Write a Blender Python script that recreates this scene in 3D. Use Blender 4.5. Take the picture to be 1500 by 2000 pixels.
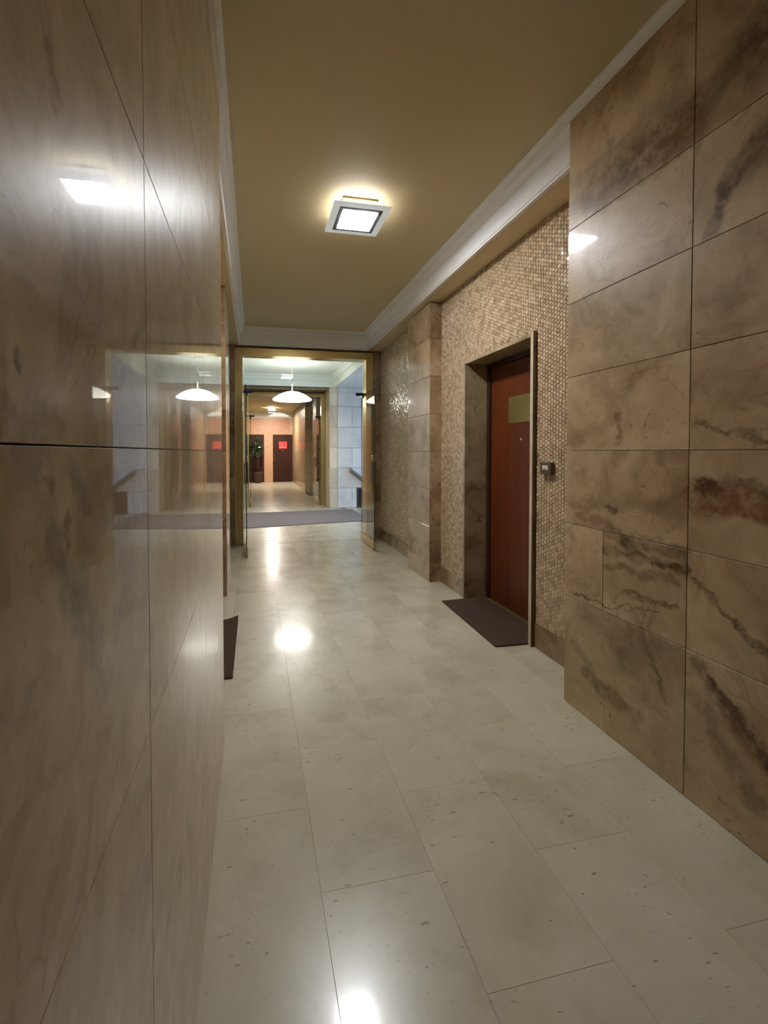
import bpy, bmesh, math, random
import numpy as np
from mathutils import Vector, Matrix

random.seed(7)
rng = np.random.default_rng(7)
for o in list(bpy.data.objects):
    bpy.data.objects.remove(o)
SC = bpy.context.scene
COL = SC.collection

# ------------------------------------------------------------------ camera
EYE = Vector((0.0, 0.0, 1.32))
YAW, PITCH, ROLL = 0.19436, 0.02306, -0.0017
F_PX, CX, CY = 840.0, 661.0, 902.2
fw = Vector((math.sin(YAW) * math.cos(PITCH), math.cos(YAW) * math.cos(PITCH), -math.sin(PITCH)))
rt = Vector((math.cos(YAW), -math.sin(YAW), 0))
up = rt.cross(fw)
r2 = rt * math.cos(ROLL) + up * math.sin(ROLL)
u2 = -rt * math.sin(ROLL) + up * math.cos(ROLL)
cam_d = bpy.data.cameras.new('camera')
cam_d.sensor_fit = 'VERTICAL'
cam_d.sensor_height = 36.0
cam_d.lens = F_PX * 36.0 / 2000.0
cam_d.shift_x = (750.0 - CX) / 2000.0
cam_d.shift_y = (CY - 1000.0) / 2000.0
cam_d.clip_start = 0.02
cam = bpy.data.objects.new('camera', cam_d)
m = Matrix((r2, u2, -fw)).transposed().to_4x4()
m.translation = EYE
cam.matrix_world = m
COL.objects.link(cam)
SC.camera = cam

# ------------------------------------------------------------------ world, light, exposure
W = bpy.data.worlds.new('sky')
W.use_nodes = True
bg = W.node_tree.nodes['Background']
bg.inputs['Color'].default_value = (0.32, 0.53, 1.0, 1)
bg.inputs['Strength'].default_value = 6.5
SC.world = W
LAMP_POWER = 190.0       # radiance of the square lamp's diffuser
DOME_POWER = 9.0        # radiance of the lobby pendant's opal glass
SC.view_settings.view_transform = 'Standard'
SC.view_settings.look = 'None'
SC.view_settings.gamma = 1.0
SC.view_settings.use_curve_mapping = False
SC.view_settings.exposure = 0.14
SC.cycles.max_bounces = 10
SC.cycles.diffuse_bounces = 5
SC.cycles.glossy_bounces = 6
SC.cycles.transparent_max_bounces = 16
SC.cycles.sample_clamp_indirect = 6.0
SC.cycles.caustics_reflective = False
SC.cycles.caustics_refractive = False
pl = bpy.data.lights.new('daylight_portal', 'AREA')
pl.shape = 'RECTANGLE'
pl.size, pl.size_y = 3.0, 2.6
pl.cycles.is_portal = True
po = bpy.data.objects.new('daylight_portal', pl)
po.location = (5.32, 8.1, 1.35)
po.rotation_euler = (0, math.radians(90), 0)
COL.objects.link(po)

# ------------------------------------------------------------------ node helpers / materials
class NT:
    def __init__(self, name):
        self.m = bpy.data.materials.new(name)
        self.m.use_nodes = True
        self.t = self.m.node_tree
        self.b = self.t.nodes['Principled BSDF']
    def n(self, typ, **kw):
        nd = self.t.nodes.new(typ)
        for k, v in kw.items():
            setattr(nd, k, v)
        return nd
    def link(self, a, b):
        self.t.links.new(a, b)
    def put(self, sock, v):
        if hasattr(v, 'is_output') or isinstance(v, bpy.types.NodeSocket):
            self.link(v, sock)
        else:
            sock.default_value = v
    def math(self, op, a, b=None, c=None, clamp=False):
        nd = self.n('ShaderNodeMath', operation=op)
        nd.use_clamp = clamp
        self.put(nd.inputs[0], a)
        if b is not None: self.put(nd.inputs[1], b)
        if c is not None: self.put(nd.inputs[2], c)
        return nd.outputs[0]
    def vmath(self, op, a, b=None, scale=None):
        nd = self.n('ShaderNodeVectorMath', operation=op)
        self.put(nd.inputs[0], a)
        if b is not None: self.put(nd.inputs[1], b)
        if scale is not None: self.put(nd.inputs['Scale'], scale)
        return nd.outputs['Value'] if op in ('DOT_PRODUCT', 'LENGTH', 'DISTANCE') else nd.outputs['Vector']
    def noise(self, vec, scale, detail=4.0, rough=0.55, out='Fac', dist=0.0):
        nd = self.n('ShaderNodeTexNoise')
        self.put(nd.inputs['Vector'], vec)
        nd.inputs['Scale'].default_value = scale
        nd.inputs['Detail'].default_value = detail
        nd.inputs['Roughness'].default_value = rough
        nd.inputs['Distortion'].default_value = dist
        return nd.outputs[out]
    def ramp(self, fac, stops, interp='LINEAR'):
        nd = self.n('ShaderNodeValToRGB')
        nd.color_ramp.interpolation = interp
        el = nd.color_ramp.elements
        while len(el) < len(stops): el.new(0.5)
        for e, (p, c) in zip(el, stops):
            e.position = p
            e.color = c if len(c) == 4 else (*c, 1)
        self.put(nd.inputs[0], fac)
        return nd.outputs['Color']
    def step(self, v, lo, hi, a=0.0, b=1.0):
        nd = self.n('ShaderNodeMapRange', interpolation_type='SMOOTHSTEP')
        self.put(nd.inputs['Value'], v)
        nd.inputs['From Min'].default_value = lo
        nd.inputs['From Max'].default_value = hi
        nd.inputs['To Min'].default_value = a
        nd.inputs['To Max'].default_value = b
        return nd.outputs['Result']
    def mix(self, f, a, b, blend='MIX'):
        nd = self.n('ShaderNodeMix', data_type='RGBA', blend_type=blend)
        self.put(nd.inputs['Factor'], f)
        for s, v in ((nd.inputs[6], a), (nd.inputs[7], b)):
            if isinstance(v, tuple): s.default_value = v if len(v) == 4 else (*v, 1)
            else: self.link(v, s)
        return nd.outputs[2]
    def pos(self):
        return self.n('ShaderNodeNewGeometry').outputs['Position']
    def seed(self):
        return self.n('ShaderNodeAttribute', attribute_type='OBJECT', attribute_name='seed').outputs['Fac']
    def bump(self, h, strength, dist=0.002):
        nd = self.n('ShaderNodeBump')
        nd.inputs['Strength'].default_value = strength
        nd.inputs['Distance'].default_value = dist
        self.put(nd.inputs['Height'], h)
        self.link(nd.outputs['Normal'], self.b.inputs['Normal'])
        return nd.outputs['Normal']
    def set(self, **kw):
        for k, v in kw.items():
            self.put(self.b.inputs[k.replace('_', ' ')], v if not isinstance(v, tuple) or len(v) == 4 else (*v, 1))

def plain(name, col, rough=0.5, metal=0.0, coat=0.0, emit=None, estr=0.0, var=0.06, scale=6.0):
    t = NT(name)
    nz = t.noise(t.pos(), scale, 5)
    c = t.mix(nz, tuple(x * (1 - var * 2) for x in col), tuple(min(1, x * (1 + var * 2)) for x in col))
    t.set(Base_Color=c, Roughness=rough, Metallic=metal)
    t.b.inputs['Coat Weight'].default_value = coat
    if emit:
        t.b.inputs['Emission Color'].default_value = (*emit, 1)
        t.b.inputs['Emission Strength'].default_value = estr
    return t.m

def marble(name, light, mid, dark, vein, scale=(1, 1, 1), freq=2.0, rough=0.22, coat=0.6, coat_rough=0.05,
           cloud=(0.30, 0.52, 0.72), veinw=0.012, veinstr=0.75, speck=0.6, stains=(), bump=0.0, seedvar=0.12, spec=0.5, finemix=.3, warp=(.14, .03), rvar=0.0):
    """polished brecciated marble; stains: (y1,z1,y2,z2,radius,strength,colour) in the plane of the wall"""
    t = NT(name)
    P0 = t.pos()
    sd = t.seed()
    off = t.n('ShaderNodeCombineXYZ')
    for i, k in enumerate((13.1, 7.7, 5.3)):
        t.link(t.math('MULTIPLY', sd, k), off.inputs[i])
    p = t.vmath('ADD', P0, off.outputs[0])
    p = t.vmath('MULTIPLY', p, scale)
    wn = t.noise(p, freq * 0.8, 3, 0.5, out='Color')
    w = t.vmath('SUBTRACT', wn, (0.5, 0.5, 0.5))
    pw = t.vmath('ADD', p, t.vmath('SCALE', w, scale=0.55))
    cl = t.noise(pw, freq, 8, 0.62)
    base = t.ramp(cl, [(cloud[0], dark), (cloud[1], mid), (cloud[2], light)])
    fine = t.noise(pw, freq * 9, 5, 0.65)
    base = t.mix(t.step(fine, 0.35, 0.75, 0.0, finemix), base, mid)
    # thin ridged veins
    v1 = t.math('ABSOLUTE', t.math('SUBTRACT', t.noise(pw, freq * 0.9, 3, 0.5), 0.5))
    msk = t.step(t.noise(p, freq * 1.3, 2), 0.45, 0.62)
    f1 = t.math('MULTIPLY', t.step(v1, 0.0, veinw, veinstr, 0.0), msk)
    base = t.mix(f1, base, vein)
    v2 = t.math('ABSOLUTE', t.math('SUBTRACT', t.noise(pw, freq * 2.6, 4, 0.6), 0.5))
    f2 = t.math('MULTIPLY', t.step(v2, 0.0, veinw * 0.8, veinstr * 0.45, 0.0), t.step(t.noise(p, freq * 2, 2), 0.5, 0.65))
    base = t.mix(f2, base, vein)
    # fossil specks
    sp = t.noise(pw, freq * 14, 2, 0.5)
    f3 = t.math('MULTIPLY', t.step(sp, 0.62, 0.72, 0, speck), t.step(t.noise(p, freq * 1.7, 3), 0.48, 0.62))
    base = t.mix(f3, base, dark)
    if stains:
        ws = t.noise(P0, 1.0 / warp[0], 5, 0.65, out='Color')
        ws = t.vmath('SCALE', t.vmath('SUBTRACT', ws, (0.5, 0.5, 0.5)), scale=warp[0])
        wf = t.noise(P0, 1.0 / warp[1], 3, 0.6, out='Color')
        wf = t.vmath('SCALE', t.vmath('SUBTRACT', wf, (0.5, 0.5, 0.5)), scale=warp[1])
        q = t.vmath('MULTIPLY', t.vmath('ADD', t.vmath('ADD', P0, ws), wf), (0, 1, 1))
        patch = t.noise(P0, 2.2 / warp[0], 6, 0.72)
        pm = t.step(patch, 0.34, 0.60, 0.32, 1.0)
        for (y1, z1, y2, z2, r, s, c) in stains:
            a = Vector((0, y1, z1)); ba = Vector((0, y2, z2)) - a
            pa = t.vmath('SUBTRACT', q, tuple(a))
            h = t.math('DIVIDE', t.vmath('DOT_PRODUCT', pa, tuple(ba)), max(ba.length_squared, 1e-6), clamp=True)
            d = t.vmath('LENGTH', t.vmath('SUBTRACT', pa, t.vmath('SCALE', tuple(ba), scale=h)))
            f = t.math('MULTIPLY', t.step(d, r * 0.3, r * 1.55, s, 0.0), pm)
            base = t.mix(f, base, c)
    # slab to slab difference
    sv = t.n('ShaderNodeTexWhiteNoise', noise_dimensions='1D')
    t.link(sd, sv.inputs['W'])
    hs = t.n('ShaderNodeHueSaturation')
    t.link(t.math('ADD', t.math('MULTIPLY', sv.outputs['Value'], seedvar * 2), 1 - seedvar), hs.inputs['Value'])
    t.link(base, hs.inputs['Color'])
    t.set(Base_Color=hs.outputs['Color'], Roughness=rough)
    t.b.inputs['Coat Weight'].default_value = coat
    t.b.inputs['Coat Roughness'].default_value = coat_rough
    t.b.inputs['Specular IOR Level'].default_value = spec
    if bump:
        t.bump(t.noise(P0, 5.0, 2, 0.4), bump, 0.01)
    return t.m

BROWN = (0.150, 0.075, 0.028); RUST = (0.20, 0.078, 0.027); GREY = (0.17, 0.15, 0.105); DK = (0.075, 0.038, 0.016)
OLIVE = (0.20, 0.14, 0.06)
right_stains = [
    (1.90, 2.55, 1.62, 2.60, .07, .8, BROWN), (1.62, 2.58, 1.36, 2.58, .09, .9, BROWN), (1.46, 2.53, 1.35, 2.54, .05, .7, RUST),
    (1.85, 2.51, 1.40, 2.49, .05, .7, BROWN), (1.95, 2.68, 1.36, 2.70, .03, .4, GREY),
    (1.13, 2.67, 1.05, 2.62, .09, .8, DK), (1.24, 2.63, 1.12, 2.58, .05, .6, BROWN),
    (1.11, 2.34, 1.20, 2.23, .045, .85, BROWN), (1.20, 2.24, 1.26, 2.12, .03, .85, DK), (1.07, 2.28, 1.0, 2.16, .08, .7, BROWN),
    (1.32, 1.17, 1.05, 1.14, .055, .85, RUST), (1.29, 1.19, 1.25, 1.18, .03, .9, DK), (1.3, 1.11, 1.02, 1.10, .02, .8, RUST), (1.2, 1.21, 1.0, 1.19, .025, .6, DK),
    (1.93, 1.06, 1.38, 1.10, .035, .45, OLIVE), (1.9, 1.0, 1.7, 0.98, .02, .55, BROWN), (1.72, 1.05, 1.66, 1.05, .018, .85, DK),
    (1.72, .945, 1.36, .93, .028, .8, BROWN), (1.62, .93, 1.56, .88, .03, .7, DK), (1.70, .87, 1.35, .86, .022, .75, BROWN), (1.48, .84, 1.34, .89, .016, .8, DK),
    (1.72, .79, 1.36, .81, .018, .6, BROWN), (1.60, .69, 1.36, .72, .012, .8, BROWN),
    (1.95, .59, 1.72, .595, .006, .8, DK), (1.72, .595, 1.45, .67, .006, .7, DK),
    (1.55, .56, 1.41, .32, .016, .75, BROWN), (1.85, .22, 1.53, .17, .03, .7, BROWN), (1.9, .33, 1.75, .2, .025, .6, OLIVE),
    (1.32, .845, 1.17, .73, .012, .8, DK), (1.17, .73, .99, .60, .014, .8, DK),
    (1.30, .53, 1.15, .38, .03, .75, BROWN), (1.16, .40, .98, .25, .05, .8, RUST), (1.24, .49, 1.06, .32, .015, .85, DK), (1.29, .40, 1.1, .17, .04, .6, BROWN),
    (1.33, 1.45, 1.19, 1.375, .010, .8, DK), (1.19, 1.375, 1.0, 1.33, .016, .8, DK),
    (1.655, 1.49, 1.665, 1.36, .018, .8, BROWN), (1.93, 1.39, 1.68, 1.46, .03, .4, OLIVE),
]
left_stains = [
    (.335, 1.255, .375, 1.20, .014, .7, GREY), (.375, 1.20, .44, 1.11, .022, .8, GREY), (.37, 1.305, .40, 1.27, .011, .6, GREY),
    (.341, 1.60, .351, 1.575, .008, .85, RUST), (.331, 1.30, .335, 1.295, .006, .8, BROWN), (.356, 1.265, .36, 1.25, .006, .8, BROWN),
    (.328, 1.35, .352, 1.337, .012, .5, OLIVE), (.26, 1.35, .30, 1.335, .03, .6, OLIVE), (.28, 1.17, .33, 1.165, .02, .4, OLIVE),
    (.60, 1.494, .50, 1.40, .010, .55, OLIVE), (.29, 1.38, .291, 1.375, .004, .9, DK), (.47, 1.13, .50, 1.17, .008, .5, GREY),
    (.70, 1.45, .62, 1.38, .02, .3, OLIVE),
]
M = {}
M['marble_right'] = marble('marble_right', (.62, .47, .295), (.45, .32, .185), (.22, .135, .06), (.15, .08, .03), freq=3.0,
                           rough=0.38, coat=0.5, coat_rough=0.06, stains=right_stains, seedvar=0.08, spec=.3, veinstr=.32, veinw=.015, cloud=(.31, .48, .68), speck=.7)
M['marble_left'] = marble('marble_left', (.62, .48, .31), (.50, .375, .225), (.35, .245, .125), (.19, .12, .05), freq=6.5, scale=(1, 1, .8), warp=(.035, .010),
                          rough=0.36, coat=0.8, coat_rough=0.02, stains=left_stains, speck=.75, seedvar=0.03, spec=.05, veinstr=.28, veinw=.016, cloud=(.31, .48, .68))
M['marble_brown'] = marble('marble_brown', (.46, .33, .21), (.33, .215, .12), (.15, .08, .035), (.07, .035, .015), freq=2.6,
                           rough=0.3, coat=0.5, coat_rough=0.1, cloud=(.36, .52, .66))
M['marble_brown_shade'] = marble('marble_brown_shade', (.26, .17, .075), (.18, .11, .045), (.10, .055, .02), (.04, .02, .008), freq=3.0, rough=.4, coat=.2)
M['marble_olive'] = marble('marble_olive', (.46, .36, .22), (.33, .25, .14), (.15, .095, .045), (.08, .045, .02), freq=3.0,
                           rough=0.3, coat=0.4, coat_rough=0.1, cloud=(.36, .50, .66))
M['marble_cream'] = marble('marble_cream', (.72, .64, .48), (.64, .55, .39), (.5, .4, .26), (.4, .3, .18), freq=2.0, rough=.4, coat=.3, veinstr=.3, speck=.2)
M['rail_shade'] = plain('rail_shaded_stone', (.20, .20, .18), .6)  # shading of the handrail's front and underside, put into its colour
M['travertine'] = marble('travertine', (.72, .70, .66), (.66, .64, .60), (.55, .53, .49), (.42, .40, .36), freq=3.0, rough=.5, coat=.1, veinstr=.35, speck=.3, seedvar=.07)
M['floor_marble'] = marble('floor_marble', (.65, .61, .48), (.57, .53, .40), (.43, .385, .27), (.36, .30, .21), freq=2.6, rough=.27, coat=.3, coat_rough=.10,
                           veinw=.006, veinstr=.12, speck=.0, seedvar=.025, finemix=.35, cloud=(.28,.5,.72))
# fine dark flecks and scratches of the floor stone
def add_flecks(mat, col=(.16, .12, .08)):
    t = NT.__new__(NT); t.m = mat; t.t = mat.node_tree; t.b = t.t.nodes['Principled BSDF']
    src = t.b.inputs['Base Color'].links[0].from_socket
    P0 = t.pos()
    rotn = t.n('ShaderNodeMapping'); rotn.inputs['Rotation'].default_value = (0, 0, 0.7); rotn.inputs['Scale'].default_value = (1, 2.6, 1)
    wn = t.vmath('SCALE', t.noise(P0, 9, 3, out='Color'), scale=0.10)
    t.link(t.vmath('ADD', P0, wn), rotn.inputs['Vector'])
    n1 = t.noise(rotn.outputs[0], 30, 2, .5)
    msk = t.step(t.noise(P0, 3.1, 3), .47, .66)
    f = t.math('MULTIPLY', t.step(n1, .63, .72, 0, .5), msk)
    rot2 = t.n('ShaderNodeMapping'); rot2.inputs['Rotation'].default_value = (0, 0, -0.5); rot2.inputs['Scale'].default_value = (1, 3.0, 1)
    t.link(t.vmath('ADD', P0, (3.3, 1.7, 0)), rot2.inputs['Vector'])
    n2 = t.noise(rot2.outputs[0], 22, 1, .5)
    f2 = t.step(n2, .735, .775, 0, .6)
    c = t.mix(f, src, col)
    c = t.mix(f2, c, col)
    t.link(c, t.b.inputs['Base Color'])
add_flecks(M['floor_marble'])

def mosaic_mat(name, a, b, c):
    t = NT(name)
    ri = t.n('ShaderNodeNewGeometry').outputs['Random Per Island']
    col = t.ramp(ri, [(0.0, c), (0.12, a), (0.55, b), (0.9, tuple(min(1, x * 1.15) for x in b)), (1.0, tuple(x * .8 for x in a))])
    big = t.noise(t.pos(), 1.7, 3)
    col = t.mix(t.step(big, .35, .7, 0, .25), col, a)
    t.set(Base_Color=col, Roughness=.26)
    t.b.inputs['Coat Weight'].default_value = .3
    t.b.inputs['Coat Roughness'].default_value = .15
    return t.m
M['mosaic'] = mosaic_mat('mosaic', (.47, .345, .215), (.61, .47, .31), (.40, .285, .17))
M['mosaic_dim'] = mosaic_mat('mosaic_dim', (.46, .36, .22), (.56, .45, .29), (.38, .29, .17))
M['grout'] = plain('grout', (.17, .12, .075), .8)
M['grout_light'] = plain('grout_light', (.42, .33, .23), .8)
M['floor_grout'] = plain('floor_grout', (.56, .49, .38), .6)

t = NT('mosaic_pink')
bt = t.n('ShaderNodeTexBrick'); bt.inputs['Scale'].default_value = 1.0
bt.inputs['Brick Width'].default_value = .05; bt.inputs['Row Height'].default_value = .05; bt.inputs['Mortar Size'].default_value = .003
bt.inputs['Color1'].default_value = (.60, .33, .21, 1); bt.inputs['Color2'].default_value = (.68, .42, .28, 1); bt.inputs['Mortar'].default_value = (.45, .27, .17, 1)
mp = t.n('ShaderNodeMapping'); mp.inputs['Rotation'].default_value = (math.radians(-90), 0, 0)
t.link(t.pos(), mp.inputs['Vector']); t.link(mp.outputs[0], bt.inputs['Vector'])
t.set(Base_Color=bt.outputs['Color'], Roughness=.4)
M['mosaic_pink'] = t.m

M['ceiling'] = plain('ceiling_paint', (.61, .51, .315), .55, var=.02, scale=1.2)
M['white'] = plain('white_plaster', (.89, .91, .92), .5, var=.015)
M['white_green'] = plain('pale_plaster', (.80, .84, .78), .6, var=.015)
M['soffit'] = plain('soffit_paint', (.64, .53, .33), .6, var=.02, scale=1.2)
M['soffit_pale'] = plain('lobby_soffit_paint', (.75, .77, .80), .6, var=.015)
M['brass'] = plain('brass', (.62, .47, .20), .28, metal=1.0, var=.06, scale=9)
M['bronze'] = plain('bronze', (.16, .085, .05), .4, metal=.5, var=.05)
M['brass_dull'] = plain('dull_brass', (.36, .29, .10), .38, metal=.85, var=.08)
M['dark_metal'] = plain('dark_metal', (.03, .028, .025), .4, metal=.6)
M['steel'] = plain('steel', (.75, .74, .72), .25, metal=1.0)
M['lampframe'] = plain('lamp_grey_ring', (.10, .10, .105), .45, metal=.2)
M['mat_dark'] = plain('dark_brown_coir', (.058, .034, .019), .95, var=.35, scale=240)
M['mat_grey'] = plain('grey_mat', (.17, .145, .135), .95, var=.2, scale=160)
M['box_brown'] = plain('brown_plastic', (.085, .055, .03), .45)
M['white_plastic'] = plain('white_plastic', (.75, .72, .66), .4)
M['black'] = plain('black_gap', (.015, .012, .012), .7)
M['red_sign'] = plain('red_plaque', (.75, .03, .04), .4, var=.03)
M['pale_pink'] = plain('pale_pink_print', (.9, .42, .42), .4, var=.03)
M['leaf'] = plain('dark_leaf', (.05, .105, .045), .4, var=.5, scale=30)
M['leaf_pale'] = plain('pale_leaf', (.36, .44, .33), .35, var=.3, scale=30)
M['stem'] = plain('stem', (.06, .035, .02), .7)
M['pot'] = plain('pot_glaze', (.045, .018, .014), .35)
M['pavement'] = plain('pavement', (.45, .45, .46), .9)

def wood(name, a, b, rough=.35):
    t = NT(name)
    mp = t.n('ShaderNodeMapping'); mp.inputs['Scale'].default_value = (6, 6, .35)
    t.link(t.pos(), mp.inputs['Vector'])
    n1 = t.noise(mp.outputs[0], 3.0, 6, .6)
    n2 = t.noise(mp.outputs[0], 22.0, 3, .6)
    c = t.ramp(n1, [(.3, a), (.7, b)])
    c = t.mix(t.step(n2, .45, .7, 0, .35), c, a)
    t.set(Base_Color=c, Roughness=rough)
    t.b.inputs['Coat Weight'].default_value = .05
    t.b.inputs['Specular IOR Level'].default_value = .3
    t.b.inputs['Coat Roughness'].default_value = .2
    return t.m
M['door_wood'] = wood('door_wood', (.085, .017, .004), (.150, .032, .007), .42)
M['door_dark'] = wood('door_dark', (.028, .009, .006), (.048, .014, .009), .4)
M['frame_wood'] = wood('door_frame_wood', (.025, .010, .006), (.045, .018, .010), .4)

def emissive(name, col, strength, base=(.9, .9, .88)):
    t = NT(name)
    t.set(Base_Color=base, Roughness=.3)
    t.b.inputs['Emission Color'].default_value = (*col, 1)
    t.b.inputs['Emission Strength'].default_value = strength
    return t.m
M['lamp_diffuser'] = emissive('lamp_diffuser', (.97, .985, 1.0), LAMP_POWER)
M['lamp_diffuser_warm'] = emissive('lamp_diffuser_warm', (1.0, .93, .82), LAMP_POWER * 3.4)
M['lamp_side'] = emissive('lamp_side_glass', (1.0, .96, .86), LAMP_POWER * .07)
M['lamp_top'] = emissive('lamp_upper_glass', (1.0, .95, .82), .75)
M['dome_under'] = emissive('opal_underside', (1.0, .97, .88), DOME_POWER * 3.4)
M['dome'] = emissive('opal_dome', (1.0, .97, .88), DOME_POWER)
t = NT('lamp_plate_glass')
t.set(Base_Color=(.45, .46, .45), Roughness=.35)
t.b.inputs['Emission Color'].default_value = (.95, 1, .97, 1)
t.b.inputs['Emission Strength'].default_value = .3     # frosted edge-lit glass
t.b.inputs['Transmission Weight'].default_value = .15
M['lamp_plate'] = t.m

t = NT('sheet_glass')
for nd in list(t.t.nodes):
    if nd.type == 'BSDF_PRINCIPLED': t.t.nodes.remove(nd)
out = [nd for nd in t.t.nodes if nd.type == 'OUTPUT_MATERIAL'][0]
tr = t.n('ShaderNodeBsdfTransparent'); tr.inputs['Color'].default_value = (.95, .975, .955, 1)
gl = t.n('ShaderNodeBsdfGlossy'); gl.inputs['Roughness'].default_value = .0
lw = t.n('ShaderNodeLayerWeight'); lw.inputs['Blend'].default_value = .5
frs = t.math('ADD', t.math('MULTIPLY', t.math('POWER', lw.outputs['Facing'], 5.0), .94), .045)
mx = t.n('ShaderNodeMixShader')
t.link(frs, mx.inputs[0]); t.link(tr.outputs[0], mx.inputs[1]); t.link(gl.outputs[0], mx.inputs[2])
t.link(mx.outputs[0], out.inputs['Surface'])
M['glass'] = t.m
M['glass_edge'] = plain('glass_edge', (.035, .055, .04), .15)

# ------------------------------------------------------------------ mesh helpers
def link(o, parent=None):
    COL.objects.link(o)
    if parent is not None:
        o.parent = parent
        o.matrix_parent_inverse = Matrix.Identity(4)
    return o

def world_loc(o):
    v = Vector(o.location)
    while o.parent is not None:
        o = o.parent
        v += Vector(o.location)
    return v

def mesh_obj(name, verts, faces, mats, parent=None, midx=None, smooth=False, origin=None):
    """verts in world coordinates; the object's origin goes to `origin` (default: centre of the base)"""
    v = np.array(verts, dtype=float)
    if origin is None:
        origin = np.array([(v[:, 0].min() + v[:, 0].max()) / 2, (v[:, 1].min() + v[:, 1].max()) / 2, v[:, 2].min()])
    origin = np.array(origin, dtype=float)
    me = bpy.data.meshes.new(name)
    me.from_pydata((v - origin).tolist(), [], faces)
    for mm in (mats if isinstance(mats, (list, tuple)) else [mats]):
        me.materials.append(M[mm] if isinstance(mm, str) else mm)
    if midx is not None:
        me.polygons.foreach_set('material_index', midx)
    if smooth:
        me.polygons.foreach_set('use_smooth', [True] * len(me.polygons))
    me.update()
    o = bpy.data.objects.new(name, me)
    link(o, parent)
    base = world_loc(parent) if parent is not None else Vector((0, 0, 0))
    o.location = Vector(origin) - base
    return o

def box_geo(x0, x1, y0, y1, z0, z1):
    v = [(x, y, z) for z in (z0, z1) for y in (y0, y1) for x in (x0, x1)]
    f = [(0, 2, 3, 1), (4, 5, 7, 6), (0, 1, 5, 4), (2, 6, 7, 3), (0, 4, 6, 2), (1, 3, 7, 5)]
    return v, f

class Geo:
    def __init__(self):
        self.v, self.f, self.m = [], [], []
    def add(self, v, f, mi=0):
        o = len(self.v)
        self.v += [tuple(p) for p in v]
        self.f += [tuple(i + o for i in q) for q in f]
        self.m += [mi] * len(f)
        return self
    def box(self, *a, mi=0):
        return self.add(*box_geo(*a), mi)
    def bbox(self, x0, x1, y0, y1, z0, z1, b=.003, mi=0):
        bm = bmesh.new()
        vs = [bm.verts.new(p) for p in box_geo(x0, x1, y0, y1, z0, z1)[0]]
        for q in box_geo(0, 1, 0, 1, 0, 1)[1]:
            bm.faces.new([vs[i] for i in q])
        bmesh.ops.bevel(bm, geom=list(bm.edges), offset=b, segments=2, profile=.5, affect='EDGES')
        bm.verts.index_update()
        self.add([v.co[:] for v in bm.verts], [[v.index for v in f.verts] for f in bm.faces], mi)
        bm.free()
        return self
    def tube(self, pts, r, n=10, mi=0):
        pts = [Vector(p) for p in pts]
        rings = []
        for i, p in enumerate(pts):
            d = (pts[min(i + 1, len(pts) - 1)] - pts[max(i - 1, 0)]).normalized()
            a = Vector((0, 0, 1)) if abs(d.z) < .9 else Vector((1, 0, 0))
            s = d.cross(a).normalized(); q = s.cross(d)
            rr = r[i] if isinstance(r, (list, tuple)) else r
            rings.append([p + (s * math.cos(k * 2 * math.pi / n) + q * math.sin(k * 2 * math.pi / n)) * rr for k in range(n)])
        v = [c for R in rings for c in R]
        f = [(i * n + k, i * n + (k + 1) % n, (i + 1) * n + (k + 1) % n, (i + 1) * n + k) for i in range(len(pts) - 1) for k in range(n)]
        f += [tuple(range(n))[::-1], tuple(range((len(pts) - 1) * n, len(pts) * n))]
        return self.add(v, f, mi)
    def lathe(self, prof, c, n=40, mi=0):
        v, f = [], []
        for (r, z) in prof:
            v += [(c[0] + r * math.cos(k * 2 * math.pi / n), c[1] + r * math.sin(k * 2 * math.pi / n), c[2] + z) for k in range(n)]
        for i in range(len(prof) - 1):
            f += [(i * n + k, i * n + (k + 1) % n, (i + 1) * n + (k + 1) % n, (i + 1) * n + k) for k in range(n)]
        return self.add(v, f, mi)
    def make(self, name, mats, parent=None, smooth=False, origin=None):
        return mesh_obj(name, self.v, self.f, mats, parent, self.m, smooth, origin)

def empty(name, loc, label=None, cat=None, group=None, kind=None):
    o = bpy.data.objects.new(name, None)
    o.empty_display_size = .1
    o.location = loc
    COL.objects.link(o)
    tag(o, label, cat, group, kind)
    return o

def tag(o, label=None, cat=None, group=None, kind=None):
    for k, v in (('label', label), ('category', cat), ('group', group), ('kind', kind)):
        if v: o[k] = v
    return o

_slabs = {}
_seed = [0]
def slab(name, mat, o, u, v, w, h, parent, th=.02, ch=.0012, gap=.0012, seed=None):
    """a stone slab: its face starts at corner o, runs w along u and h along v; face normal u x v"""
    u, v = Vector(u), Vector(v)
    n = u.cross(v)
    key = (mat, tuple(u), tuple(v), round(w, 4), round(h, 4), th, ch, gap)
    if key not in _slabs:
        g, c = gap, gap + ch
        P = lambda a, b, d: u * a + v * b + n * d
        vs = []
        for k, d in ((c, 0), (g, -ch), (g, -th)):
            vs += [P(k, k, d), P(w - k, k, d), P(w - k, h - k, d), P(k, h - k, d)]
        fs = [(0, 1, 2, 3)]
        for a in (0, 4):
            for k in range(4):
                fs.append((a + 4 + k, a + 4 + (k + 1) % 4, a + (k + 1) % 4, a + k))
        me = bpy.data.meshes.new(name)
        me.from_pydata([tuple(p) for p in vs], [], fs)
        me.materials.append(M[mat])
        _slabs[key] = me
    ob = bpy.data.objects.new(name, _slabs[key])
    link(ob, parent)
    ob.location = Vector(o) - world_loc(parent)
    if seed is None:
        _seed[0] += 1
        seed = _seed[0] * .618 % 1 * 5
    ob['seed'] = float(seed)
    return ob

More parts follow.
